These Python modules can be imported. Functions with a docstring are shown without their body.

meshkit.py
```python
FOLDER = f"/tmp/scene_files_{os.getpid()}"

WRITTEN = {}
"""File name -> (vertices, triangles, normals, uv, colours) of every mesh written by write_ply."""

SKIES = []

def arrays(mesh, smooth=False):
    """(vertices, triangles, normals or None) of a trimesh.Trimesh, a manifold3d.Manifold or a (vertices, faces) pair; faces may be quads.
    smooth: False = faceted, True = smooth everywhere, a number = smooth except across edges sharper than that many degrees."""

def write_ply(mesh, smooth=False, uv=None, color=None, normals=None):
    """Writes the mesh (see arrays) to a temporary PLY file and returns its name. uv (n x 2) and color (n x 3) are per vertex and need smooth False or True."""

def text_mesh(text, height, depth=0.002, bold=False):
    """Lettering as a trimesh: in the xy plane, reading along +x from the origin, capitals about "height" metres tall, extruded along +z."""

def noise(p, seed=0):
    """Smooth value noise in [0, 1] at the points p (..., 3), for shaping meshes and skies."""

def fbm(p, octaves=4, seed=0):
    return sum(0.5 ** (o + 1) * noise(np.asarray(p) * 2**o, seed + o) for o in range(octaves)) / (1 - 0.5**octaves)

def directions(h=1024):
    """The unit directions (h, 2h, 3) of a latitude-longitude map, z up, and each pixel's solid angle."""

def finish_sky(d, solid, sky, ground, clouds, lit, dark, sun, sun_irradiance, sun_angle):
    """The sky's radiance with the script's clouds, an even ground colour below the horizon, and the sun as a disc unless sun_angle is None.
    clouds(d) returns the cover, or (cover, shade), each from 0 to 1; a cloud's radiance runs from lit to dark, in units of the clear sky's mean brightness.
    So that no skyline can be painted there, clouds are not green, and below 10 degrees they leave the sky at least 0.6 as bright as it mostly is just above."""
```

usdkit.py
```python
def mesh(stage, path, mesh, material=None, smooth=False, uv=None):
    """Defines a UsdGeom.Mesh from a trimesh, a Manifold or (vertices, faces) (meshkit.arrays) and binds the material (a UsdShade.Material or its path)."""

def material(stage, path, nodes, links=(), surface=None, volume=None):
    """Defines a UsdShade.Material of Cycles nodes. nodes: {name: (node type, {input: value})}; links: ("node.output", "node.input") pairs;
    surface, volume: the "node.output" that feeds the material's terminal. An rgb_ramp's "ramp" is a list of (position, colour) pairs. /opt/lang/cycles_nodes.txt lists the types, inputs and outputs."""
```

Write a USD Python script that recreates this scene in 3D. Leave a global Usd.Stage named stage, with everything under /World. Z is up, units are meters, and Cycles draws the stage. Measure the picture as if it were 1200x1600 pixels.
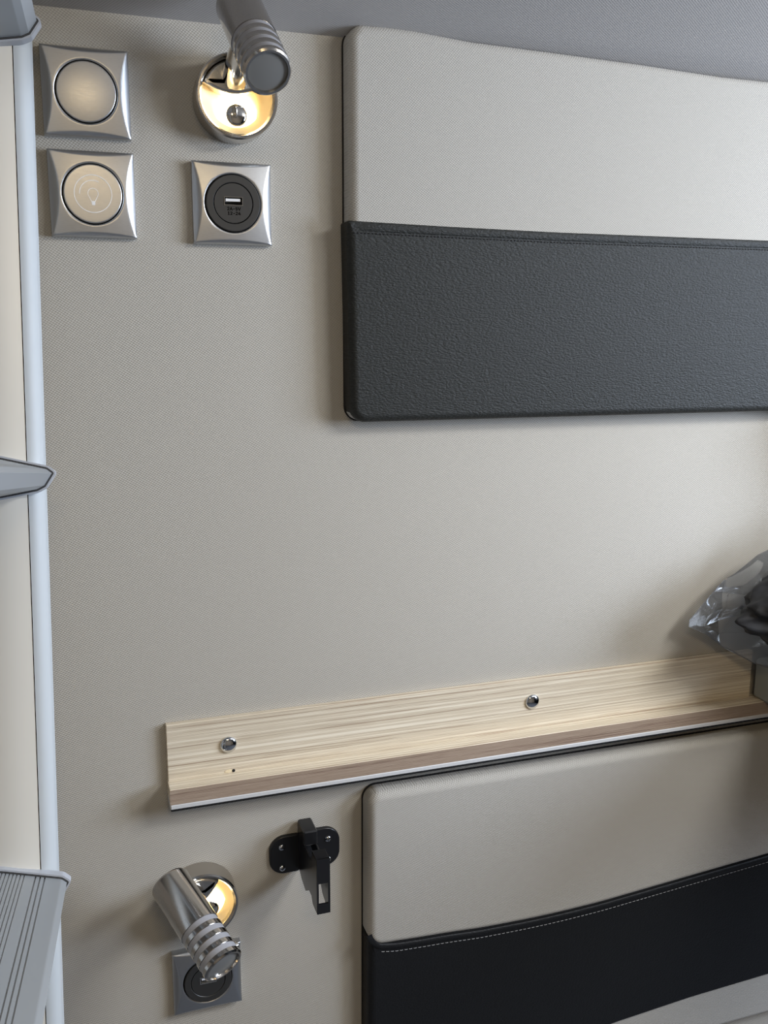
import math, random
import numpy as np, trimesh, usdkit, meshkit
from shapely.geometry import Polygon, Point, box as sbox
from shapely.ops import unary_union
from pxr import Usd, UsdGeom, UsdLux, Gf, Sdf

random.seed(5)
stage = Usd.Stage.CreateInMemory()
UsdGeom.SetStageUpAxis(stage, UsdGeom.Tokens.z)
UsdGeom.SetStageMetersPerUnit(stage, 1.0)
UsdGeom.Xform.Define(stage, '/World')
UsdGeom.Scope.Define(stage, '/World/Looks')

# ------------------------------------------------------------------ camera
FPX = 1458.47                                    # focal length in pixels of the 1200 x 1600 frame
YAW, PITCH, ROLL = .32693, .197808, .0046707
fw = np.array([math.sin(YAW) * math.cos(PITCH), math.cos(YAW) * math.cos(PITCH), -math.sin(PITCH)])
rt = np.array([math.cos(YAW), -math.sin(YAW), 0.0])
up = np.cross(rt, fw)
cr, sr = math.cos(ROLL), math.sin(ROLL)
cx, cy = cr * rt + sr * up, -sr * rt + cr * up
CAM = np.array([0.0, -0.75, 1.3])
cam = UsdGeom.Camera.Define(stage, '/World/camera')
cam.CreateHorizontalApertureAttr(27.0)
cam.CreateVerticalApertureAttr(36.0)
cam.CreateFocalLengthAttr(27.0 * FPX / 1200.0)
cam.CreateClippingRangeAttr(Gf.Vec2f(0.02, 100))
cam.AddTransformOp().Set(Gf.Matrix4d(*cx, 0, *cy, 0, *(-fw), 0, *CAM, 1))
cam.CreateExposureAttr(0.06)

# ------------------------------------------------------------------ light
def rect_light(name, pos, target, w, h, power, color):
    l = UsdLux.RectLight.Define(stage, '/World/' + name)
    l.CreateWidthAttr(w); l.CreateHeightAttr(h); l.CreateIntensityAttr(power); l.CreateColorAttr(Gf.Vec3f(*color))
    z = np.array(pos, float) - np.array(target, float); z /= np.linalg.norm(z)
    x = np.cross([0, 0, 1.0], z)
    x = x / np.linalg.norm(x) if np.linalg.norm(x) > 1e-6 else np.array([1.0, 0, 0])
    y = np.cross(z, x)
    l.AddTransformOp().Set(Gf.Matrix4d(*x, 0, *y, 0, *z, 0, *pos, 1))
# the open rear doors to the right of the frame, and the roof hatch above the bunk
rect_light('door_daylight', (1.36, -.66, 1.36), (0.36, -.40, 1.30), 0.55, 0.42, 22.5, (.80, .93, 1.16))
rect_light('hatch_daylight', (0.80, -.64, 1.685), (0.70, -.50, 1.0), 0.38, 0.34, 34.0, (.96, .955, .93))

# added warm fill light behind the camera, for metal reflections and the left side
rect_light('warm_fill', (0.08, -1.12, 1.68), (0.16, -1.05, 1.0), 0.40, 0.26, 14.0, (1.0, .77, .46))

# ------------------------------------------------------------------ materials
MATS = {}
def mat(name, nodes, links, surface):
    MATS[name] = usdkit.material(stage, '/World/Looks/' + name, nodes, links, surface=surface)
    return MATS[name]
def plain(name, color, rough=.5, metal=0.0, **kw):
    return mat(name, {'p': ('principled_bsdf', dict(base_color=color, roughness=rough, metallic=metal, **kw))}, [], 'p.BSDF')

def fabric(name, col, period=.0016, strength=.55, rib=False, ax=1):
    k = 2 * math.pi / period / 20
    c2 = tuple(x * .80 for x in col)
    n = {'g': ('geometry', {}),
         'm1': ('mapping', {'rotation': tuple(math.radians(58) * (k == ax) for k in range(3)), 'scale': (1, 1, 1)}),
         'm2': ('mapping', {'rotation': tuple(math.radians(-40) * (k == ax) for k in range(3)), 'scale': (1, 1, 1)}),
         'w1': ('wave_texture', {'bands_direction': 'x', 'scale': k, 'distortion': .5, 'detail': 1.0, 'detail_scale': 1.0}),
         'w2': ('wave_texture', {'bands_direction': 'x', 'scale': k * (.5 if rib else .9), 'distortion': .5, 'detail': 1.0, 'detail_scale': 1.0}),
         'add': ('math', {'math_type': 'add'}),
         'half': ('math', {'math_type': 'multiply', 'value2': .5}),
         'nz': ('noise_texture', {'scale': 900.0, 'detail': 2.0}),
         'mixh': ('math', {'math_type': 'multiply_add', 'value2': .35}),
         'c': ('mix', {'mix_type': 'mix', 'color1': c2, 'color2': col}),
         'b': ('bump', {'strength': strength, 'distance': .00035}),
         'p': ('principled_bsdf', {'roughness': .9, 'specular_ior_level': .15, 'sheen_weight': .15, 'sheen_roughness': .5})}
    l = [('g.position', 'm1.vector'), ('g.position', 'm2.vector'), ('m1.vector', 'w1.vector'), ('m2.vector', 'w2.vector'),
         ('w1.fac', 'add.value1'), ('w2.fac', 'add.value2'), ('add.value', 'half.value1'), ('g.position', 'nz.vector'),
         ('nz.fac', 'mixh.value1'), ('half.value', 'mixh.value3'), ('mixh.value', 'b.height'), ('half.value', 'c.fac'),
         ('c.color', 'p.base_color'), ('b.normal', 'p.normal')]
    return mat(name, n, l, 'p.BSDF')
fabric('wall_fabric', (.505, .474, .416))
fabric('panel_fabric', (.468, .446, .402), period=.0015)
fabric('ceiling_fabric', (.45, .43, .41), period=.0016, strength=.35, ax=2)

def leather(name, col, strength, rough, sx, sz):
    n = {'g': ('geometry', {}), 'm': ('mapping', {'scale': (sx, 1, sz)}),
         'wz': ('noise_texture', {'scale': .35, 'detail': 2.0}),
         'wm': ('vector_math', {'math_type': 'multiply_add', 'vector2': (1.6, 1.6, 1.6)}),
         'v': ('voronoi_texture', {'feature': 'f1', 'scale': 1.0, 'randomness': 1.0}),
         'n': ('noise_texture', {'scale': 1.1, 'detail': 4.0, 'roughness': .6, 'distortion': .6}),
         'h': ('math', {'math_type': 'multiply_add', 'value2': -.9}),
         'b': ('bump', {'strength': strength, 'distance': .0011}),
         'p': ('principled_bsdf', {'base_color': col, 'roughness': rough, 'specular_ior_level': .27})}
    l = [('g.position', 'm.vector'), ('m.vector', 'wz.vector'), ('wz.color', 'wm.vector1'), ('m.vector', 'wm.vector3'),
         ('wm.vector', 'v.vector'), ('wm.vector', 'n.vector'), ('v.distance', 'h.value1'), ('n.fac', 'h.value3'), ('h.value', 'b.height'), ('b.normal', 'p.normal')]
    return mat(name, n, l, 'p.BSDF')
leather('black_leather', (.021, .022, .020), .40, .55, 360, 760)
leather('smooth_black_leather', (.010, .0105, .0115), .22, .50, 420, 700)

def wood(name, stops, sx, sz, rough=.5):
    n = {'g': ('geometry', {}), 'm': ('mapping', {'scale': (sx, sz * .8, sz)}),
         'd': ('noise_texture', {'scale': 1.0, 'detail': 4.0, 'roughness': .62, 'distortion': .25}),
         'm2': ('mapping', {'scale': (sx * 9, sz * 3, sz * 5)}),
         'f': ('noise_texture', {'scale': 1.0, 'detail': 3.0, 'roughness': .6}),
         'mx': ('math', {'math_type': 'multiply_add', 'value2': .30}),
         's': ('math', {'math_type': 'multiply', 'value2': .78}),
         'r': ('rgb_ramp', {'ramp': stops}),
         'b': ('bump', {'strength': .12, 'distance': .0003}),
         'p': ('principled_bsdf', {'roughness': rough, 'specular_ior_level': .35})}
    l = [('g.position', 'm.vector'), ('m.vector', 'd.vector'), ('g.position', 'm2.vector'), ('m2.vector', 'f.vector'),
         ('d.fac', 's.value1'), ('f.fac', 'mx.value1'), ('s.value', 'mx.value3'), ('mx.value', 'r.fac'), ('r.color', 'p.base_color'), ('mx.value', 'b.height'), ('b.normal', 'p.normal')]
    return mat(name, n, l, 'p.BSDF')
wood('pale_wood', [(.36, (.36, .27, .185)), (.46, (.50, .405, .30)), (.50, (.68, .60, .46)), (.545, (.62, .525, .39)), (.60, (.78, .70, .56)), (.72, (.83, .755, .61))], 2.2, 400)
wood('brown_wood', [(.34, (.13, .085, .058)), (.46, (.27, .19, .14)), (.52, (.40, .31, .235)), (.58, (.30, .22, .16)), (.70, (.50, .40, .31))], 4.0, 480)

def brushed(name, col, rough, sc):
    n = {'g': ('texture_coordinate', {}), 'm': ('mapping', {'scale': sc}), 'n': ('noise_texture', {'scale': 1.0, 'detail': 3.0}),
         'r': ('math', {'math_type': 'multiply_add', 'value2': .16, 'value3': rough - .08}),
         'b': ('bump', {'strength': .06, 'distance': .0002}),
         'p': ('principled_bsdf', {'base_color': col, 'metallic': 1.0})}
    l = [('g.object', 'm.vector'), ('m.vector', 'n.vector'), ('n.fac', 'r.value1'), ('r.value', 'p.roughness'), ('n.fac', 'b.height'), ('b.normal', 'p.normal')]
    return mat(name, n, l, 'p.BSDF')
brushed('satin_nickel', (.53, .535, .54), .38, (150, 4000, 4000))
brushed('brushed_steel', (.52, .49, .45), .16, (2600, 2600, 160))
plain('polished_steel', (.72, .69, .64), .10, 1.0)
plain('zinc', (.66, .68, .70), .12, 1.0)
plain('strip_grey', (.60, .60, .60), .45)
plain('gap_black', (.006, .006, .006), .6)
plain('black_plastic', (.032, .031, .029), .42)
plain('dark_lettering', (.002, .002, .002), .9, specular_ior_level=.05)
plain('emblem_grey', (.86, .84, .80), .6, .0)
plain('port_tongue', (.80, .80, .80), .35)
plain('frosted_acrylic', (.33, .33, .35), .35, specular_ior_level=.5)
plain('lens_glass', (.22, .22, .21), .22, .3)
plain('reflector', (.90, .74, .46), .45, .1)
plain('hood_steel', (.66, .63, .58), .22, 1.0)
plain('black_enamel', (.010, .010, .011), .28)
plain('aluminium', (.52, .55, .56), .55, .0)
plain('rail_paint', (.84, .81, .73), .40, .1)
plain('tread_grey', (.34, .36, .375), .45, .2)
plain('cap_grey', (.47, .49, .53), .42)
plain('box_plastic', (.26, .27, .25), .5)
plain('black_cloth', (.012, .012, .014), .7)
plain('thread_dark', (.010, .010, .010), .8)
plain('thread_grey', (.30, .30, .30), .8)
plain('groove_dark', (.05, .05, .05), .7)
plain('floor_grey', (.10, .11, .13), .8)
plain('lining', (.46, .40, .33), .85)
plain('chip_pale', (.80, .68, .46), .8)
mat('led', {'e': ('emission', {'color': (1.0, .74, .36), 'strength': 22.0})}, [], 'e.emission')
mat('clear_film', {'t': ('transparent_bsdf', {'color': (.95, .96, .97)}), 'g': ('glossy_bsdf', {'color': (1, 1, 1), 'roughness': .07}),
                   'd': ('principled_bsdf', {'base_color': (.7, .74, .8), 'roughness': .5}),
                   'f0': ('fresnel', {'IOR': 1.6}), 'f': ('math', {'math_type': 'multiply', 'value2': .7, 'use_clamp': True}), 'm1': ('mix_closure', {'fac': .12}), 'm': ('mix_closure', {})},
    [('t.BSDF', 'm1.closure1'), ('d.BSDF', 'm1.closure2'), ('f0.fac', 'f.value1'), ('f.value', 'm.fac'), ('m1.closure', 'm.closure1'), ('g.BSDF', 'm.closure2')], 'm.closure')

# ------------------------------------------------------------------ helpers
USED = {}
def fresh(parent, name):
    k = parent + '/' + name
    n = USED.get(k, 0); USED[k] = n + 1
    return k if n == 0 else f'{k}_{n:03d}'
def tag(prim, label=None, cat=None, group=None, kind=None):
    for k, v in (('label', label), ('category', cat), ('group', group), ('kind', kind)):
        if v: prim.SetCustomDataByKey(k, v)
    return prim
def thing(name, label, cat, loc=(0, 0, 0), group=None):
    x = UsdGeom.Xform.Define(stage, fresh('/World', name))
    x.AddTranslateOp().Set(Gf.Vec3d(*map(float, loc)))
    p = tag(x.GetPrim(), label, cat, group)
    ORIGIN[str(p.GetPath())] = np.array(loc, float)
    return p
ORIGIN = {}
def obj(name, mesh, m, parent=None, smooth=35, label=None, kind=None):
    """mesh in world metres; stored relative to the thing's base."""
    pp = str(parent.GetPath()) if parent else '/World'
    path = fresh(pp, name)
    o = ORIGIN.get(pp, np.zeros(3))
    ORIGIN[path] = o
    if isinstance(mesh, (list,)): mesh = trimesh.util.concatenate(mesh)
    mesh = mesh.copy() if hasattr(mesh, 'copy') else mesh
    if not parent:                                   # a thing that is one mesh: its own base
        pass
    mesh.apply_translation(-o)
    pr = usdkit.mesh(stage, path, mesh, MATS[m], smooth=smooth).GetPrim()
    return tag(pr, label=label, kind=kind)
def T(v, f):
    return trimesh.Trimesh(np.asarray(v, float), np.asarray(f, int), process=False)
WALL = np.array([[1, 0, 0, 0], [0, 0, -1, 0], [0, 1, 0, 0], [0, 0, 0, 1.0]])     # local (right, up, out) -> world
def on_wall(mesh, x, z, d=0.0, roll=0.0):
    m = mesh.copy()
    R = trimesh.transformations.rotation_matrix(roll, [0, 0, 1])
    A = WALL.copy(); A[:3, 3] = (x, -d, z)
    m.apply_transform(A @ R)
    return m
def bx(x0, x1, y0, y1, z0, z1, bevel=0.0):
    if bevel <= 0:
        m = trimesh.creation.box([x1 - x0, y1 - y0, z1 - z0])
    else:
        a, b, c = (x1 - x0) / 2, (y1 - y0) / 2, (z1 - z0) / 2
        pts = []
        for sx in (-1, 1):
            for sy in (-1, 1):
                for sz in (-1, 1):
                    for k in range(3):
                        q = np.array([a - bevel, b - bevel, c - bevel]); q[k] += bevel
                        pts.append(q * (sx, sy, sz))
        m = trimesh.convex.convex_hull(np.array(pts))
    m.apply_translation([(x0 + x1) / 2, (y0 + y1) / 2, (z0 + z1) / 2])
    return m
def lathe(profile, n=72):
    """profile: (radius, height) from the axis or a closed loop, turned about +z."""
    return trimesh.creation.revolve(np.array(profile, float), sections=n)
def extrude(poly, h, z0=0.0):
    ps = getattr(poly, 'geoms', [poly])
    m = trimesh.util.concatenate([trimesh.creation.extrude_polygon(p, h, engine='earcut') for p in ps])
    m.apply_translation([0, 0, z0])
    return m
def frame_to(origin, axis, upv=(0, 0, 1)):
    """matrix taking local +z to axis"""
    z = np.array(axis, float); z /= np.linalg.norm(z)
    x = np.cross(upv, z); x /= np.linalg.norm(x)
    M = np.eye(4); M[:3, 0], M[:3, 1], M[:3, 2], M[:3, 3] = x, np.cross(z, x), z, origin
    return M
def tube(pts, r, sides=12, caps=True):
    p = np.asarray(pts, float); t = np.gradient(p, axis=0); t /= np.linalg.norm(t, axis=1, keepdims=True)
    ref = np.array([0, 1.0, 0]) if abs(t[0][1]) < .9 else np.array([1.0, 0, 0])
    a = np.cross(t, ref); a /= np.linalg.norm(a, axis=1, keepdims=True); b = np.cross(t, a)
    ang = np.arange(sides) * 2 * math.pi / sides
    rr = np.broadcast_to(r, (len(p),))
    v = (p[:, None] + rr[:, None, None] * (np.cos(ang)[None, :, None] * a[:, None] + np.sin(ang)[None, :, None] * b[:, None])).reshape(-1, 3)
    f = []
    for i in range(len(p) - 1):
        for j in range(sides):
            k = (j + 1) % sides
            f += [(i * sides + j, i * sides + k, (i + 1) * sides + k), (i * sides + j, (i + 1) * sides + k, (i + 1) * sides + j)]
    if caps:
        for base in (0, (len(p) - 1) * sides):
            for j in range(1, sides - 1):
                f.append((base, base + j, base + j + 1) if base else (base, base + j + 1, base + j))
    m = T(v, f); trimesh.repair.fix_normals(m)
    return m
def rounded(pts, radii, seg=8):
    """polygon with rounded corners: pts CCW, radii per corner"""
    out = []
    n = len(pts); P = np.array(pts, float)
    for i in range(n):
        a, b, c = P[i - 1], P[i], P[(i + 1) % n]; r = radii[i]
        if r <= 0:
            out.append(b); continue
        u, v = (a - b) / np.linalg.norm(a - b), (c - b) / np.linalg.norm(c - b)
        th = math.acos(np.clip(u @ v, -1, 1)); d = min(r / math.tan(th / 2), .49 * np.linalg.norm(a - b), .49 * np.linalg.norm(c - b))
        rr = d * math.tan(th / 2); cen = b + (u + v) / np.linalg.norm(u + v) * rr / math.sin(th / 2)
        s, e = b + u * d - cen, b + v * d - cen
        a0 = math.atan2(s[1], s[0]); da = math.atan2(s[0] * e[1] - s[1] * e[0], s @ e)
        for k in range(seg + 1):
            t = a0 + da * k / seg; out.append(cen + rr * np.array([math.cos(t), math.sin(t)]))
    return np.array(out)
def densify(pts, step):
    out = []; n = len(pts)
    for i in range(n):
        a, b = pts[i], pts[(i + 1) % n]; k = max(1, int(np.linalg.norm(b - a) / step))
        out += [a + (b - a) * j / k for j in range(k)]
    return np.array(out)
def pillow(outline, thick, r, steps=9, base=0.0):
    """padded board standing on the wall: CCW outline (right, up), rounded front edge of radius r (number or per-point function)."""
    p = np.asarray(outline, float); n = len(p)
    e = np.roll(p, -1, 0) - p; e /= np.linalg.norm(e, axis=1, keepdims=True) + 1e-12
    nr = np.stack([-e[:, 1], e[:, 0]], 1); nv = nr + np.roll(nr, 1, 0)
    nv /= (np.linalg.norm(nv, axis=1, keepdims=True) + 1e-12)
    rr = np.array([r(q) for q in p]) if callable(r) else np.full(n, r)
    rings = [np.c_[p, np.full(n, base)]]
    for k in range(steps + 1):
        a = math.pi / 2 * k / steps
        rings.append(np.c_[p + nv * (rr * (1 - math.cos(a)))[:, None], thick - rr + rr * math.sin(a)])
    v = np.vstack(rings); f = []
    for i in range(len(rings) - 1):
        for j in range(n):
            k = (j + 1) % n
            f += [(i * n + j, i * n + k, (i + 1) * n + k), (i * n + j, (i + 1) * n + k, (i + 1) * n + j)]
    top = rings[-1]
    cv, cf = trimesh.creation.triangulate_polygon(Polygon(top[:, :2]), engine='earcut')
    from scipy.spatial import cKDTree
    idx = cKDTree(top[:, :2]).query(cv)[1] + (len(rings) - 1) * n
    cf = idx[cf]
    for t in cf:
        a, b, c = v[t]
        if np.cross(b[:2] - a[:2], c[:2] - a[:2]) < 0: t[[1, 2]] = t[[2, 1]]
    return T(v, np.vstack([f, cf]))
def strip_along(pts, w, h, d):
    """half-round bead following a polyline (right, up) on the wall at distance d, w wide and h proud"""
    p = np.asarray(pts, float); t = np.gradient(p, axis=0); t /= np.linalg.norm(t, axis=1, keepdims=True)
    nn = np.stack([-t[:, 1], t[:, 0]], 1); m = 9; v = []
    for i in range(len(p)):
        for k in range(m):
            a = math.pi * k / (m - 1)
            q = p[i] + nn[i] * (-math.cos(a) * w / 2); v.append((q[0], q[1], d + h * min(1, (i + .5) / 5) * math.sin(a) ** .7 - (0.001 if k in (0, m - 1) else 0)))
    f = []
    for i in range(len(p) - 1):
        for k in range(m - 1):
            a, b, c, e = i * m + k, i * m + k + 1, (i + 1) * m + k + 1, (i + 1) * m + k
            f += [(a, e, c), (a, c, b)]
    return T(v, f)
def stitches(pts, pitch, length, rad, d):
    p = np.asarray(pts, float); s = np.r_[0, np.cumsum(np.linalg.norm(np.diff(p, axis=0), axis=1))]
    out = []
    for c in np.arange(pitch / 2, s[-1], pitch):
        q = [np.interp([c - length / 2, c, c + length / 2], s, p[:, k]) for k in (0, 1)]
        out.append(tube([(q[0][0], q[1][0], d - rad * .5), (q[0][1], q[1][1], d + rad * .6), (q[0][2], q[1][2], d - rad * .5)], rad, 5))
    return trimesh.util.concatenate(out)

# ------------------------------------------------------------------ the setting
def struct(name, mesh, m, smooth=False):
    return obj(name, mesh, m, None, smooth, kind='structure')
struct('wall_back', bx(-1.0, 1.5, 0, .03, .25, 1.518), 'wall_fabric')
prof = [(0.03, 1.518), (0, 1.518), (-.40, 1.658), (-.55, 1.69), (-2.0, 1.69), (-2.0, 1.73), (.03, 1.73)]
hx = (.30, .70); hy = (-.80, -.45)
m = trimesh.creation.extrude_polygon(Polygon(prof), 2.5, engine='earcut')
m.apply_transform(np.array([[0, 0, 1, -1.0], [1, 0, 0, 0], [0, 1, 0, 0], [0, 0, 0, 1.0]]))
struct('ceiling', m, 'ceiling_fabric')
struct('floor', bx(-1.0, 1.5, -2.0, .03, .22, .25), 'floor_grey')
struct('wall_left', bx(-1.03, -1.0, -2.0, .03, .22, 1.73), 'lining')
struct('wall_front', bx(-1.0, 1.5, -2.03, -2.0, .22, 1.73), 'lining')

# ------------------------------------------------------------------ upper padded panel
UL = .2165
top = [(.95, 1.5115), (.78, 1.5125), (.66, 1.5135), (.60, 1.514), (.5569, 1.5141), (.4727, 1.5172), (.394, 1.519), (.32, 1.5204), (.2717, 1.5238), (.25, 1.5243), (.2185, 1.5235)]
out = [(UL + .0025, 1.2218), (.95, 1.2205)] + top
rad = [.012, 0] + [0] * (len(top) - 1) + [.012]
out = densify(rounded(out, rad), .01)
BASE_U = out
up_ = thing('padded_wall_panel', 'wide padded wall panel near the ceiling, light grey fabric above a black grained leather band', 'wall panel', (.58, 0, 1.37))
obj('fabric_section', on_wall(pillow(out, .020, .0075, base=.002), 0, 0), 'panel_fabric', up_)
lo = [(UL + .0025, 1.2215), (.955, 1.2200), (.955, 1.3778), (.40, 1.3774), (.30, 1.3785), (UL - .0005, 1.3800)]
lo = densify(rounded(lo, [.013, 0, 0, 0, 0, .002]), .01)
edge_r = lambda q: .0065 if (q[0] < .24 or q[1] < 1.23) and q[1] < 1.372 else .003
obj('leather_section', on_wall(pillow(lo, .0222, edge_r, base=.002), 0, 0), 'black_leather', up_)
obj('shade_backing', on_wall(extrude(Polygon(BASE_U).buffer(.0009), .0021), 0, 0), 'gap_black', up_, smooth=False)  # black rim standing in for the contact shadow around the panel
seam = [(UL + .006, 1.3755), (.30, 1.3745), (.40, 1.3735), (.62, 1.3738), (.95, 1.3738)]
seam = np.c_[np.linspace(UL + .003, .95, 200), np.interp(np.linspace(UL + .003, .95, 200), *zip(*seam))]
obj('hem', on_wall(strip_along(seam, .0068, .0016, .0218), 0, 0), 'black_leather', up_)
obj('stitching', on_wall(stitches(seam + (0, -.0048), .0031, .0022, .00045, .0222), 0, 0), 'thread_dark', up_, kind='stuff')

# ------------------------------------------------------------------ lower padded panel
LL = .2345
S = np.array([(LL, .7478), (.2385, .7438), (.2432, .7408), (.2533, .7370), (.28, .7347), (.3138, .7329), (.3539, .7301), (.4163, .7288), (.47, .7300), (.526, .7336), (.6034, .7392), (.6849, .7449), (.80, .7530), (.96, .765)])
from scipy.interpolate import PchipInterpolator
seamf = PchipInterpolator(S[:, 0], S[:, 1])
xs = np.linspace(.2640, .95, 60)
low = thing('padded_wall_panel', 'lower padded wall panel under the wooden rail, grey fabric over a plain black leather pocket', 'wall panel', (.59, 0, .71))
tp = [(x, float(seamf(x)) - .002) for x in xs]
fo = [(LL, .7338)] + tp + [(.95, .8883), (LL, .8883)]
fo = densify(rounded(fo, [.016] + [0] * len(tp) + [0, .012]), .01)
obj('fabric_section', on_wall(pillow(fo, .0205, lambda q: .0075 if q[1] > .80 or q[0] < .26 else .006, base=.002), 0, 0), 'panel_fabric', low)
LB = [(.2335, .553), (.40, .572), (.5128, .5826), (.60, .5888), (.70, .5923), (.96, .600)]
xs2 = np.linspace(.955, LL, 70)
lo = LB + [(x, float(seamf(x)) - .001) for x in xs2]
lo = densify(np.array(lo), .008)
obj('leather_section', on_wall(pillow(lo, .0195, lambda q: .008 if q[0] < .245 else .004), 0, 0), 'smooth_black_leather', low)
obj('shade_backing', on_wall(extrude(sbox(LL, .55, .95, .8883).buffer(-.012).buffer(.0128), .0021), 0, 0), 'gap_black', low, smooth=False)  # contact shadow at the panel edge, made as a black plate
sb = np.c_[np.linspace(LL + .014, .95, 120), 0 * np.linspace(0, 1, 120)]
sb[:, 1] = seamf(sb[:, 0]) - .0045
sb = np.vstack([[(LL + .0012, .7480), (LL + .0022, .7440), (LL + .0045, .7400), (LL + .0080, .7365), (LL + .0120, .7342)], sb[2:]])
obj('hem', on_wall(strip_along(sb, .0058, .0022, .0192), 0, 0), 'smooth_black_leather', low)
st = sb[4:] + (0, -.0058)
obj('stitching', on_wall(stitches(st, .0046, .0030, .00035, .0197), 0, 0), 'thread_grey', low, kind='stuff')
lf = densify(rounded([(LL, .538), (.95, .540), (.95, .612), (LL, .575)], [.01, 0, 0, 0]), .01)
obj('lower_fabric_section', on_wall(pillow(lf, .0165, .006), 0, 0), 'panel_fabric', low)

# ------------------------------------------------------------------ wooden rail
RX0, RX1 = .0618, .6545
rail = thing('wooden_rail', 'pale wood-grain ledge rail bolted along the middle of the wall', 'rail', (.40, 0, .94))
obj('board', bx(RX0, RX1, -.006, 0, .9215, .9732, .0006), 'pale_wood', rail, smooth=False)
obj('ledge', bx(RX0 - .0004, .98, -.0216, 0, .9095, .9226, .0005), 'pale_wood', rail, smooth=False)
obj('edge_band', bx(RX0 - .0004, .98, -.0222, -.0216, .9094, .9222), 'brown_wood', rail, smooth=False, label='brown edge band along the front of the ledge')
obj('metal_strip', bx(RX0 - .0004, .98, -.0226, 0, .9050, .9094, .0008), 'strip_grey', rail, smooth=False)
obj('shade_strip', bx(RX0 + .0002, .98, -.0212, 0, .9030, .9051), 'gap_black', rail, smooth=False)  # black strip standing in for the shadow line under the ledge
for X, Z in ((.1133, .9489), (.4017, .9502)):
    a = np.linspace(0, 1, 14)
    pr = [(0, 0), (.0072, 0), (.0072, .0006)] + [(.0072 * math.cos(t * math.pi / 2), .0006 + .0032 * math.sin(t * math.pi / 2)) for t in a[1:-1]] + [(0, .0038)]
    b = obj('bolt', on_wall(lathe(pr, 64), X, Z, .006), 'zinc', rail, smooth=50)
hole = extrude(Point(0, 0).buffer(.0013, 12), .0012)
obj('screw_hole', trimesh.util.concatenate([on_wall(hole, .1170, .9243, .0052)]), 'gap_black', rail)
chip = extrude(Polygon([(-.0045, -.0008), (-.001, -.0016), (.001, -.0012), (.0018, .0008), (-.001, .0015), (-.0040, .0008)]), .0006)
obj('chip', on_wall(chip, .1140, .9244, .0058), 'chip_pale', rail, smooth=False, label='pale chipped spot beside the screw hole')

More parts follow.
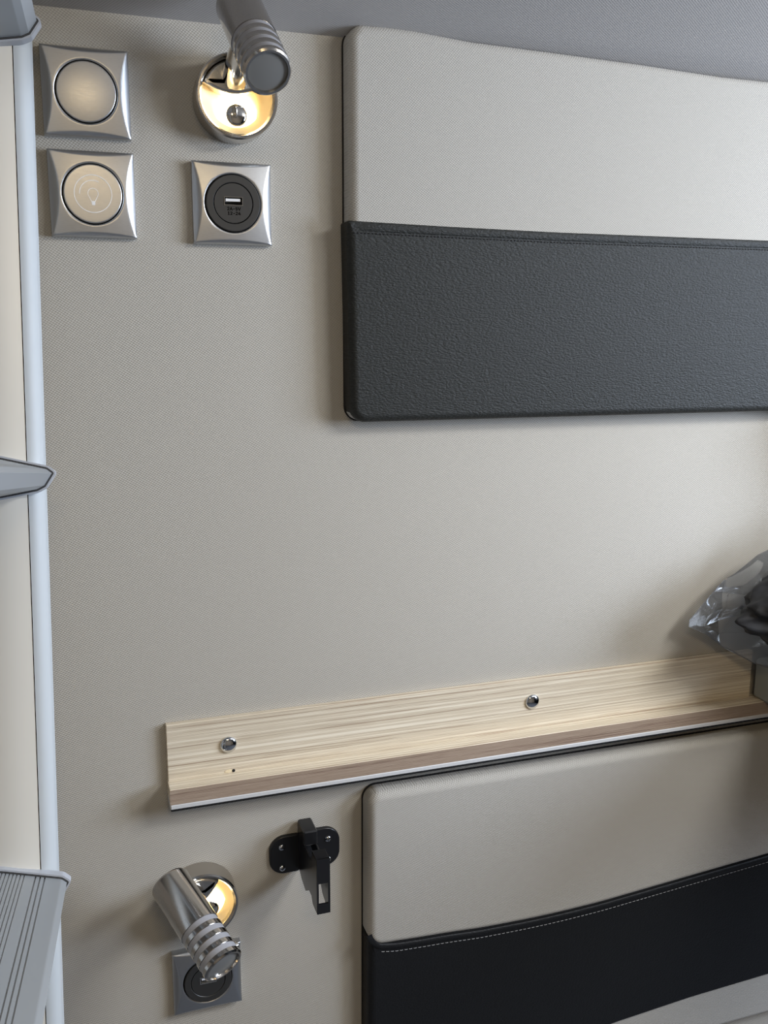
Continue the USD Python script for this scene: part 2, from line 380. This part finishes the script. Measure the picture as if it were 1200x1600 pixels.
# ------------------------------------------------------------------ switch and socket frames
A2 = .030; RH = .0214
def plate_frame():
    n, m = 160, 22
    th = np.arange(n) * 2 * math.pi / n + math.pi / 4
    d = np.stack([np.cos(th), np.sin(th)], 1)
    Rb = A2 / np.maximum(np.abs(d[:, 0]), np.abs(d[:, 1]))
    def hgt(u, v):
        drop = np.zeros_like(u)
        for dist, s, wide in ((A2 - np.abs(u), v, .0066), (A2 - np.abs(v), u, .0030)):
            c = wide * (1 - (s / A2) ** 2) + .0007
            e = np.clip(1 - dist / c, 0, 1)
            drop = np.maximum(drop, .0040 * e ** 1.8 * (c / .0073) ** .7)
        r = np.hypot(u, v)
        lip = .0007 * np.clip(1 - (r - RH) / .0012, 0, 1) ** 2
        return .0098 - drop - lip - .0014 * np.clip((r - RH) / (A2 * 1.41 - RH), 0, 1) - .0010 * (r / A2) ** 2 * .7
    rows = []
    for k in range(m + 1):
        t = 1 - (1 - k / m) ** 1.25
        rr = RH + (Rb - RH) * t
        q = d * rr[:, None]
        rows.append(np.c_[q, hgt(q[:, 0], q[:, 1])])
    inner = rows[0].copy(); inner[:, 2] = .003
    outer = rows[-1].copy(); outer[:, 2] = .0
    rows = [inner] + rows + [outer]
    v = np.vstack(rows); f = []
    for i in range(len(rows) - 1):
        for j in range(n):
            k = (j + 1) % n
            a, b, c, e = i * n + j, i * n + k, (i + 1) * n + k, (i + 1) * n + j
            f += [(a, e, c), (a, c, b)]
    return T(v, f)
FRAME = plate_frame()
BACK = lathe([(0, .0005), (RH + .0004, .0005), (RH + .0004, .0032), (0, .0032)], 48)
def dome(R, top, h, edge=.0009):
    pr = [(0, .0032), (R, .0032), (R, top - h - edge)] + [(R - edge * (1 - math.cos(t)), top - h - edge + edge * math.sin(t)) for t in np.linspace(0, math.pi / 2, 6)[1:]]
    r1 = R - edge
    pr += [(r1 * (1 - s), top - h + h * (1 - (1 - s) ** 2)) for s in np.linspace(0, 1, 12)[1:]]
    return lathe(pr, 96)
def arc_band(R, w, a0, a1, n=60):
    t = np.radians(np.linspace(a0, a1, n))
    o = np.c_[np.cos(t), np.sin(t)]
    return Polygon(np.vstack([o * (R + w / 2), o[::-1] * (R - w / 2)]))
def switch(x, z, label, emblem):
    t = thing('light_switch', label, 'light switch', (x, 0, z))
    obj('frame', on_wall(FRAME, x, z), 'satin_nickel', t, smooth=40)
    obj('back_plate', on_wall(BACK, x, z), 'gap_black', t)
    b = obj('button', on_wall(dome(.0205, .0112 if not emblem else .0106, .0012 if not emblem else .0002), x, z), 'satin_nickel', t, smooth=40)
    if emblem:
        w = .00055
        ring = Point(0, 0).buffer(.0133, 48).difference(Point(0, 0).buffer(.0133 - w, 48))
        arc = unary_union([arc_band(.0093, w, 62, 182)])
        bulb = Point(0, .0002).buffer(.0038, 24).union(Polygon([(-.0036, -.0010), (.0036, -.0010), (.0014, -.0055), (-.0014, -.0055)]))
        bulb = bulb.difference(bulb.buffer(-w * .8))
        foot = Polygon([(-.0013, -.0055), (.0013, -.0055), (.0011, -.0079), (-.0011, -.0079)])
        obj('bulb_emblem', on_wall(extrude(unary_union([ring, arc, bulb, foot]), .0003, .01045), x, z), 'emblem_grey', b, smooth=False, label='light bulb symbol inside a ring')
switch(.0260, 1.4617, 'plain square satin-metal light switch with a blank round button, topmost beside the ladder', False)
switch(.0268, 1.3923, 'square satin-metal light switch with a bulb symbol in a ring on its round button', True)

def usb(x, z, label, text):
    t = thing('usb_socket', label, 'usb socket', (x, 0, z))
    obj('frame', on_wall(FRAME, x, z), 'satin_nickel', t, smooth=40)
    obj('back_plate', on_wall(BACK, x, z), 'gap_black', t)
    R = .0207
    pr = [(.0150, .0040), (R, .0040), (R, .0098), (R - .0006, .0104), (.0154, .0104), (.0150, .0100)]
    obj('collar', on_wall(lathe(pr + [pr[0]], 96), x, z), 'black_plastic', t)
    slot = sbox(-.0072, -.0018, .0072, .0048)
    core = obj('socket_core', on_wall(extrude(Point(0, 0).buffer(.0145, 48).difference(slot), .0063, .0040), x, z), 'black_plastic', t, smooth=False)
    sh = slot.difference(slot.buffer(-.0007, join_style=1))
    port = obj('usb_port', on_wall(extrude(sh, .0068, .0038), x, z), 'polished_steel', core, smooth=False)
    obj('port_tongue', on_wall(extrude(sbox(-.0056, .0014, .0056, .0034), .0055, .0042), x, z), 'port_tongue', core, smooth=False)
    if text:
        for s, dz in (('2A-5V', -.0052), ('12-24', -.0085)):
            m = meshkit.text_mesh(s, .0023, .0002, bold=True)
            m.apply_translation([-m.bounds.mean(0)[0] + .0004, dz, .01028])
            obj('lettering', on_wall(m, x, z), 'dark_lettering', core, smooth=False)
usb(.1288, 1.3902, 'square usb socket with black round insert, below the upper reading lamp', True)
usb(.0885, .7292, 'square usb socket half hidden behind the head of the lower reading lamp', False)

# ------------------------------------------------------------------ reading lamps
def lamp(cxw, czw, roll, B, axis, L, label, knob_side):
    t = thing('reading_lamp', label, 'lamp', (cxw, 0, czw))
    place = lambda m: on_wall(m, cxw, czw, 0, roll)
    RO, RI, H = .0302, .0262, .0220
    pr = [(RI, .0015), (RO - .0008, .0), (RO, .0008), (RO, H - .0016), (RO - .0010, H), (RI + .0016, H), (RI, H - .0022), (RI, .0015)]
    base = obj('base', place(lathe(pr, 96)), 'brushed_steel', t, smooth=30)
    bowl = [(0, .0005), (RI + .0002, .0005), (RI + .0002, .0150)] + [(RI * s, .0050 + .0095 * s ** 2) for s in np.linspace(1, 0, 14)]
    obj('reflector_bowl', place(lathe(bowl, 96)), 'reflector', base, smooth=40, label='warm lit reflector bowl')
    # led ring around the chrome knob in the open lower half
    kv = -.0115
    hood_disc = Point(0, .0440).buffer(.0420, 64)
    ringp = Point(0, kv).buffer(.0150, 40).difference(Point(0, kv).buffer(.0070, 40)).difference(hood_disc.buffer(.0002)).intersection(Point(0, 0).buffer(RI - .001, 48))
    obj('led_ring', place(extrude(ringp, .0006, .0100)), 'led', base, smooth=False, label='glowing warm white led ring')
    kn = [(0, .0050), (.0080, .0050), (.0080, .0118)] + [(.0080 * math.cos(a), .0118 + .0026 * math.sin(a)) for a in np.linspace(0, math.pi / 2, 10)[1:]]
    km = lathe(kn, 48); km.apply_translation([0, kv, 0])
    obj('centre_knob', place(km), 'polished_steel', base, smooth=40)
    hp = Point(0, 0).buffer(RI - .0002, 64).intersection(hood_disc)
    pts = np.array(hp.exterior.coords)[:-1]
    if not hp.exterior.is_ccw: pts = pts[::-1]
    obj('hood', place(pillow(densify(pts, .0012), .0196, .0030, 5, base=.0052)), 'hood_steel', base, smooth=40, label='polished half hood over the reflector')
    B = np.array(B); axis = np.array(axis) / np.linalg.norm(axis)
    # neck
    ctr = np.array([cxw, -.0175, czw]) + .0125 * np.array([-math.sin(roll), 0, math.cos(roll)])
    tgt = B + axis * L * .27
    nk = tube([ctr, ctr + (tgt - ctr) * .35, ctr + (tgt - ctr) * .7, tgt], [.0098, .0090, .0074, .0070], 28)
    obj('neck', nk, 'polished_steel', t, smooth=40)
    # head
    M = frame_to(B, axis)
    R = .0160
    def turned(p, n=72):
        m = lathe(p, n); m.apply_transform(M); return m
    hd = obj('head', turned([(0, 0), (R - .0025, 0), (R - .0008, .0007), (R, .0025), (R, .575 * L), (R - .0012, .578 * L), (0, .578 * L)]), 'brushed_steel', t, smooth=30)
    z = .578
    for k in range(4):
        z1, z2 = z + .052, z + .105
        obj('frosted_ring', turned([(0, z * L), (R - .0005, z * L), (R - .0005, z1 * L), (0, z1 * L)]), 'frosted_acrylic', hd, smooth=30)
        e = 1.0 if k == 3 else z2
        if k < 3:
            obj('steel_ring', turned([(0, z1 * L), (R - .0003, z1 * L), (R, z1 * L + .0004), (R, z2 * L - .0004), (R - .0003, z2 * L), (0, z2 * L)]), 'brushed_steel', hd, smooth=30)
        else:
            obj('bezel', turned([(0, z1 * L), (R - .0003, z1 * L), (R, z1 * L + .0004), (R, L - .0012), (R - .0012, L), (R - .0026, L), (R - .0032, L - .0022), (0, L - .0022)]), 'brushed_steel', hd, smooth=30)
        z = z2
    obj('lens', turned([(0, L - .0034), (R - .0030, L - .0034), (R - .0030, L - .0018), (R * .5, L - .0010), (0, L - .0008)]), 'lens_glass', hd, smooth=40)
    ks = np.array(knob_side); ks = ks - axis * (ks @ axis); ks /= np.linalg.norm(ks)
    o = B + axis * L * .86 + ks * (R - .001)
    km = lathe([(0, 0), (.0030, 0), (.0030, .0050), (.0022, .0058), (0, .0058)], 24); km.apply_transform(frame_to(o, ks))
    obj('switch_knob', km, 'polished_steel', hd, smooth=30)
lamp(.1320, 1.4645, 0.05, (.1287, -.050, 1.5172), (.0727, -.7431, -.6652), .088, 'steel spot reading lamp near the ceiling with brightly lit round base', (.1, 1, -.7))
lamp(.0855, .8100, 0.60, (.0554, -.050, .8584), (.3765, -.8352, -.4009), .085, 'steel spot reading lamp under the wooden rail, its head tilted over a usb socket', (.75, .6, -.1))

# ------------------------------------------------------------------ black latch hook
hk = thing('latch_hook', 'black metal latch bracket screwed to the wall between the lower lamp and lower panel', 'hook', (.1796, 0, .835))
def lobe(x0, x1, z0, z1, rl, rr_):
    return Polygon(rounded([(x0, z0), (x1, z0), (x1, z1), (x0, z1)], [rl, rr_, rr_, rl], 12))
pl = unary_union([lobe(-.0325, -.004, -.0215, .0150, .0150, .004), lobe(.004, .0325, -.0215, .0165, .004, .0150), sbox(-.008, -.0200, .008, .0120)])
pp = densify(np.array(pl.buffer(.003).buffer(-.003).simplify(.0001).exterior.coords)[:-1], .003)
if not Polygon(pp).exterior.is_ccw: pp = pp[::-1]
obj('back_plate', on_wall(pillow(pp, .0035, .0014, 4), .1796, .8375), 'black_enamel', hk, smooth=40)
for dx, dz in ((-.0213, .0048), (-.0211, -.0155), (.0213, .0055), (.0212, -.0150)):
    pr = [(0, .0030), (.0030, .0030), (.0030, .0036)] + [(.0030 * math.cos(a), .0036 + .0016 * math.sin(a)) for a in np.linspace(0, math.pi / 2, 7)[1:-1]] + [(.0, .0052)]
    s = obj('screw', on_wall(lathe(pr, 28), .1796 + dx, .8375 + dz), 'zinc', hk, smooth=40)
    cross = unary_union([sbox(-.0014, -.0003, .0014, .0003), sbox(-.0003, -.0014, .0003, .0014)])
    obj('recess', on_wall(extrude(cross, .0003, .00505), .1796 + dx, .8375 + dz), 'gap_black', s, smooth=False)
X0 = .1795
obj('mount_block', bx(X0 - .0065, X0 + .0060, -.0270, -.003, .8535, .8672, .0012), 'black_enamel', hk, smooth=False)
side = [(-.003, .8530), (-.030, .8530), (-.048, .8530), (-.0520, .8640), (-.0670, .8640), (-.0670, .8145), (-.0610, .8140), (-.0525, .8145), (-.0480, .8195), (-.0400, .8195), (-.0270, .8110), (-.0120, .8140), (-.003, .8190)]
def flange(pts, x0, w):
    m = trimesh.creation.extrude_polygon(Polygon(pts), w, engine='earcut')
    m.apply_transform(np.array([[0, 0, 1, x0], [1, 0, 0, 0], [0, 1, 0, 0], [0, 0, 0, 1.0]]))
    return m
obj('side_flange', flange(side, X0 - .0056, .0016), 'black_enamel', hk, smooth=False)
side2 = [(-.003, .8530), (-.048, .8530), (-.0520, .8640), (-.0670, .8640), (-.0670, .8145), (-.0640, .8150), (-.0470, .8200), (-.0300, .8400), (-.003, .8420)]
obj('side_flange', flange(side2, X0 + .0042, .0016), 'black_enamel', hk, smooth=False)
obj('top_web', bx(X0 - .0056, X0 + .0058, -.0672, -.0515, .8622, .8642, .0005), 'black_enamel', hk, smooth=False)
front = sbox(-.0056, .8140, .0058, .8642).difference(sbox(-.0042, .8230, .0040, .8420))
obj('front_plate', on_wall(extrude(front, .0016, .0660), X0, 0), 'black_enamel', hk, smooth=False)

# ------------------------------------------------------------------ ladder
tr = np.array([-.064, -.985, .153]); tr /= np.linalg.norm(tr)
lad = thing('ladder', 'pale metal bunk ladder with grey ribbed treads at the left edge', 'ladder', (-.04, -.13, .60))
rz = np.array([.0300, .1130, 1.0]); rz /= np.linalg.norm(rz)            # rail direction, upwards
ax = np.cross(tr, rz); ax = -ax if ax[0] < 0 else ax; ax /= np.linalg.norm(ax)   # across the rail, to the right
def prism(sec, c0, c1, e1, e2):
    pol = Polygon(sec)
    m = trimesh.creation.extrude_polygon(pol, 1.0, engine='earcut')
    q = m.vertices; w = np.asarray(c1) - np.asarray(c0)
    vv = np.asarray(c0) + q[:, :1] * e1 + q[:, 1:2] * e2 + q[:, 2:3] * w
    m = T(vv, m.faces); trimesh.repair.fix_normals(m)
    return m
P0 = np.array([-.0093, -.050, 1.4915])
rail_at = lambda z: P0 + rz * (z - P0[2]) / rz[2]
arc_r = [(-.0100 + .0100 * math.cos(a), -.0105 + .0105 * math.sin(a)) for a in np.linspace(0, math.pi / 2, 9)]
main = [(-.0430, -.0240), (-.0106, -.0240), (-.0106, -.0003)] + [(-.0106 - .0324 * s, -.0003 + .0012 * math.sin(math.pi * s)) for s in np.linspace(.1, .9, 9)] + [(-.0430, -.0010)]
edge = [(-.0101, -.0240), (-.0012, -.0240), (0, -.0225)] + arc_r
obj('rail', prism(main, rail_at(.56), rail_at(1.512), ax, tr), 'rail_paint', lad, smooth=30)
obj('rail_edge', prism(edge, rail_at(.56), rail_at(1.512), ax, tr), 'aluminium', lad, smooth=30)
nr = tr * .3365
flip = lambda sec: [(a, -b) for a, b in sec]
obj('rail', prism(flip(main), rail_at(.56) + nr, rail_at(1.512) + nr, ax, tr), 'rail_paint', lad, smooth=30)
obj('rail_edge', prism(flip(edge), rail_at(.56) + nr, rail_at(1.512) + nr, ax, tr), 'aluminium', lad, smooth=30)
obj('rail_groove', prism([(-.0112, -.02), (-.0096, -.02), (-.0096, -.0012), (-.0112, -.0012)], rail_at(.57), rail_at(1.50), ax, tr), 'groove_dark', lad, smooth=False)
capp = np.array([(-.105, .0150), (-.080, .0165), (-.046, .0140), (-.0055, .0045), (0, 0), (-.0065, -.0105), (-.0120, -.0135), (-.046, -.0200), (-.080, -.0210), (-.105, -.0180)])[::-1]
capr = rounded(capp, [.004, .01, .02, .006, .003, .0025, .006, .02, .02, .004], 5)
body = np.array(Polygon(capr).buffer(-.0024).exterior.coords)[:-1]
ribs = []
bp = Polygon(body)
for k, x in enumerate(list(np.arange(-.098, -.029, .0024)) + [-.0235, -.0205, -.0175]):
    d = .0006 if x < -.025 else .0009
    w = .0008 if x < -.025 else .0010
    ys = [y for y in np.linspace(-.005, .02, 400) if bp.contains(Point(x, y))]
    if ys: ribs.append(sbox(x - w / 2, ys[-1] - d, x + w / 2, .05))
bodyr = bp.difference(unary_union(ribs))
tips = [(-.0005, -.050, 1.4915), (-.0089, -.080, 1.2000), (-.0161, -.115, .9164)]
for p in tips:
    p = np.array(p)
    e2 = np.cross(tr, ax); e2 = e2 if e2[2] > 0 else -e2
    td = obj('tread', prism(np.array(bodyr.exterior.coords)[:-1], p + tr * .0065, p + tr * .33, ax, e2), 'tread_grey', lad, smooth=25)
    obj('end_cap', prism(capr, p, p + tr * .0070, ax, e2), 'cap_grey', td, smooth=30)
    obj('end_cap', prism(capr, p + tr * .3295, p + tr * .3365, ax, e2), 'cap_grey', td, smooth=30)
    obj('cap_gap', prism(np.array(Polygon(capr).buffer(-.0012).exterior.coords)[:-1], p + tr * .0068, p + tr * .0074, ax, e2), 'groove_dark', td, smooth=False)

# ------------------------------------------------------------------ box, bundle and bag at the right end of the rail
gb = obj('storage_box', bx(.657, .98, -.27, -.0065, .9228, .9655, .003), 'box_plastic', None, smooth=False)
tag(gb, 'flat grey plastic box on the right end of the wooden rail, under the clear bag', 'box')
ico = trimesh.creation.icosphere(5, 1.0)
q = ico.vertices.copy()
nz = meshkit.fbm(q * 2.3 + 4, 4, 3)[:, None]
fold = .10 * np.sin(9 * q[:, 0] + 6 * q[:, 2] + 5 * nz[:, 0])[:, None]
q = q * (.82 + .34 * nz + .2 * fold)
q = q * (.180, .060, .060) + (.757, -.080, 1.036)
q[:, 2] = np.maximum(q[:, 2], .9700)
q[:, 1] = np.minimum(q[:, 1], -.014)
bn = obj('bundle', T(q, ico.faces), 'black_cloth', None, smooth=60)
tag(bn, 'black folded bundle wrapped in clear plastic on the grey box', 'bundle')

def bag():
    ns, nt = 150, 80
    s = np.linspace(0, 1, ns)
    X = .561 + .41 * s ** 1.2
    zl = np.interp(X, [.561, .582, .602, .628, .645, .70, .97], [1.013, 1.003, .988, .9735, .9675, .9662, .9662])
    zu = np.interp(X, [.561, .576, .592, .607, .625, .660, .75, .97], [1.020, 1.036, 1.052, 1.064, 1.084, 1.108, 1.122, 1.12])
    shells = []
    for sgn in (1, -1):
        v = np.zeros((ns, nt, 3))
        for i in range(ns):
            for j in range(nt):
                t = j / (nt - 1)
                k = min(1, max(0, (X[i] - .60) / .14))
                bulge = math.sin(math.pi * t) ** .6 * (.15 + .85 * k)
                z = zl[i] + (zu[i] - zl[i]) * t
                c = .022 + .075 * k
                d = c + sgn * bulge * (.013 * min(1, s[i] * 9) + .075 * k)
                v[i, j] = (X[i], -d, z)
        n1 = meshkit.noise(v * (16, 10, 34) + 7 * sgn, 21)
        n2 = meshkit.noise(v * (52, 30, 60) + 3 * sgn, 22)
        crease = (1 - np.abs(2 * n1 - 1)) ** 3 * .006 + (1 - np.abs(2 * n2 - 1)) ** 2 * .0010
        edge = np.clip((zu - zl) / .08, .0, 1)[:, None] * np.sin(np.linspace(0, math.pi, nt))[None, :] ** .5 * np.minimum(1, s * 6)[:, None]
        if sgn > 0:                                              # sharp pulled folds in the film
            for (x0, z0), (x1, z1), wd, amp in (((.592, 1.007), (.6185, 1.0600), .0045, .0085), ((.592, 1.0065), (.620, 1.0085), .0035, .0055), ((.6195, 1.058), (.650, .998), .0050, .0070), ((.632, 1.075), (.612, 1.050), .004, .005)):
                ux, uz = x1 - x0, z1 - z0; ln = math.hypot(ux, uz); ux, uz = ux / ln, uz / ln
                px, pz = v[..., 0] - x0, v[..., 2] - z0
                al = np.clip(px * ux + pz * uz, 0, ln)
                dist = np.hypot(px - al * ux, pz - al * uz)
                crease = crease + amp * np.maximum(0, 1 - dist / wd)
        v[..., 1] = np.minimum(v[..., 1] - sgn * crease * edge, -.0025)
        f = []
        for i in range(ns - 1):
            for j in range(nt - 1):
                a, b, c, e = i * nt + j, (i + 1) * nt + j, (i + 1) * nt + j + 1, i * nt + j + 1
                tri = [(a, b, c), (a, c, e)]
                f += tri if sgn > 0 else [t[::-1] for t in tri]
        shells.append(T(v.reshape(-1, 3), f))
    # upright film column added out of view to cast a soft shadow band on the wall
    a = np.linspace(0, 2 * math.pi, 41)[:-1]; rows = []
    for k in range(30):
        t = k / 29
        r = .016 * (1 + .35 * np.sin(5 * a + 7 * t) + .18 * np.sin(11 * a - 9 * t)) * (1.25 - .7 * math.sin(math.pi * min(1, t * 1.2)) + .3 * t)
        rows.append(np.c_[.716 + .01 * t + 1.1 * r * np.cos(a), -.050 + .85 * r * np.sin(a), np.full(40, 1.095 + .135 * t)])
    f = [tri for i in range(29) for j in range(40) for tri in ((i * 40 + j, i * 40 + (j + 1) % 40, (i + 1) * 40 + (j + 1) % 40), (i * 40 + j, (i + 1) * 40 + (j + 1) % 40, (i + 1) * 40 + j))]
    shells.append(T(np.vstack(rows), f))
    return trimesh.util.concatenate(shells)
pb = obj('plastic_bag', bag(), 'clear_film', None, smooth=50)
tag(pb, 'crumpled clear plastic bag wrapped around the black bundle', 'bag')

# ------------------------------------------------------------------ small cap on the ceiling
cp = lathe([(0, 0), (.0060, 0), (.0064, .0010), (.0056, .0022), (0, .0030)], 32)
nrm = np.array([0, -.33, -.944])
cp.apply_transform(frame_to((.0365, -.0285, 1.518 + .35 * .0285), nrm))
o = obj('screw_cap', cp, 'lining', None)
tag(o, 'small round grey screw cap on the ceiling above the top light switch', 'cap')
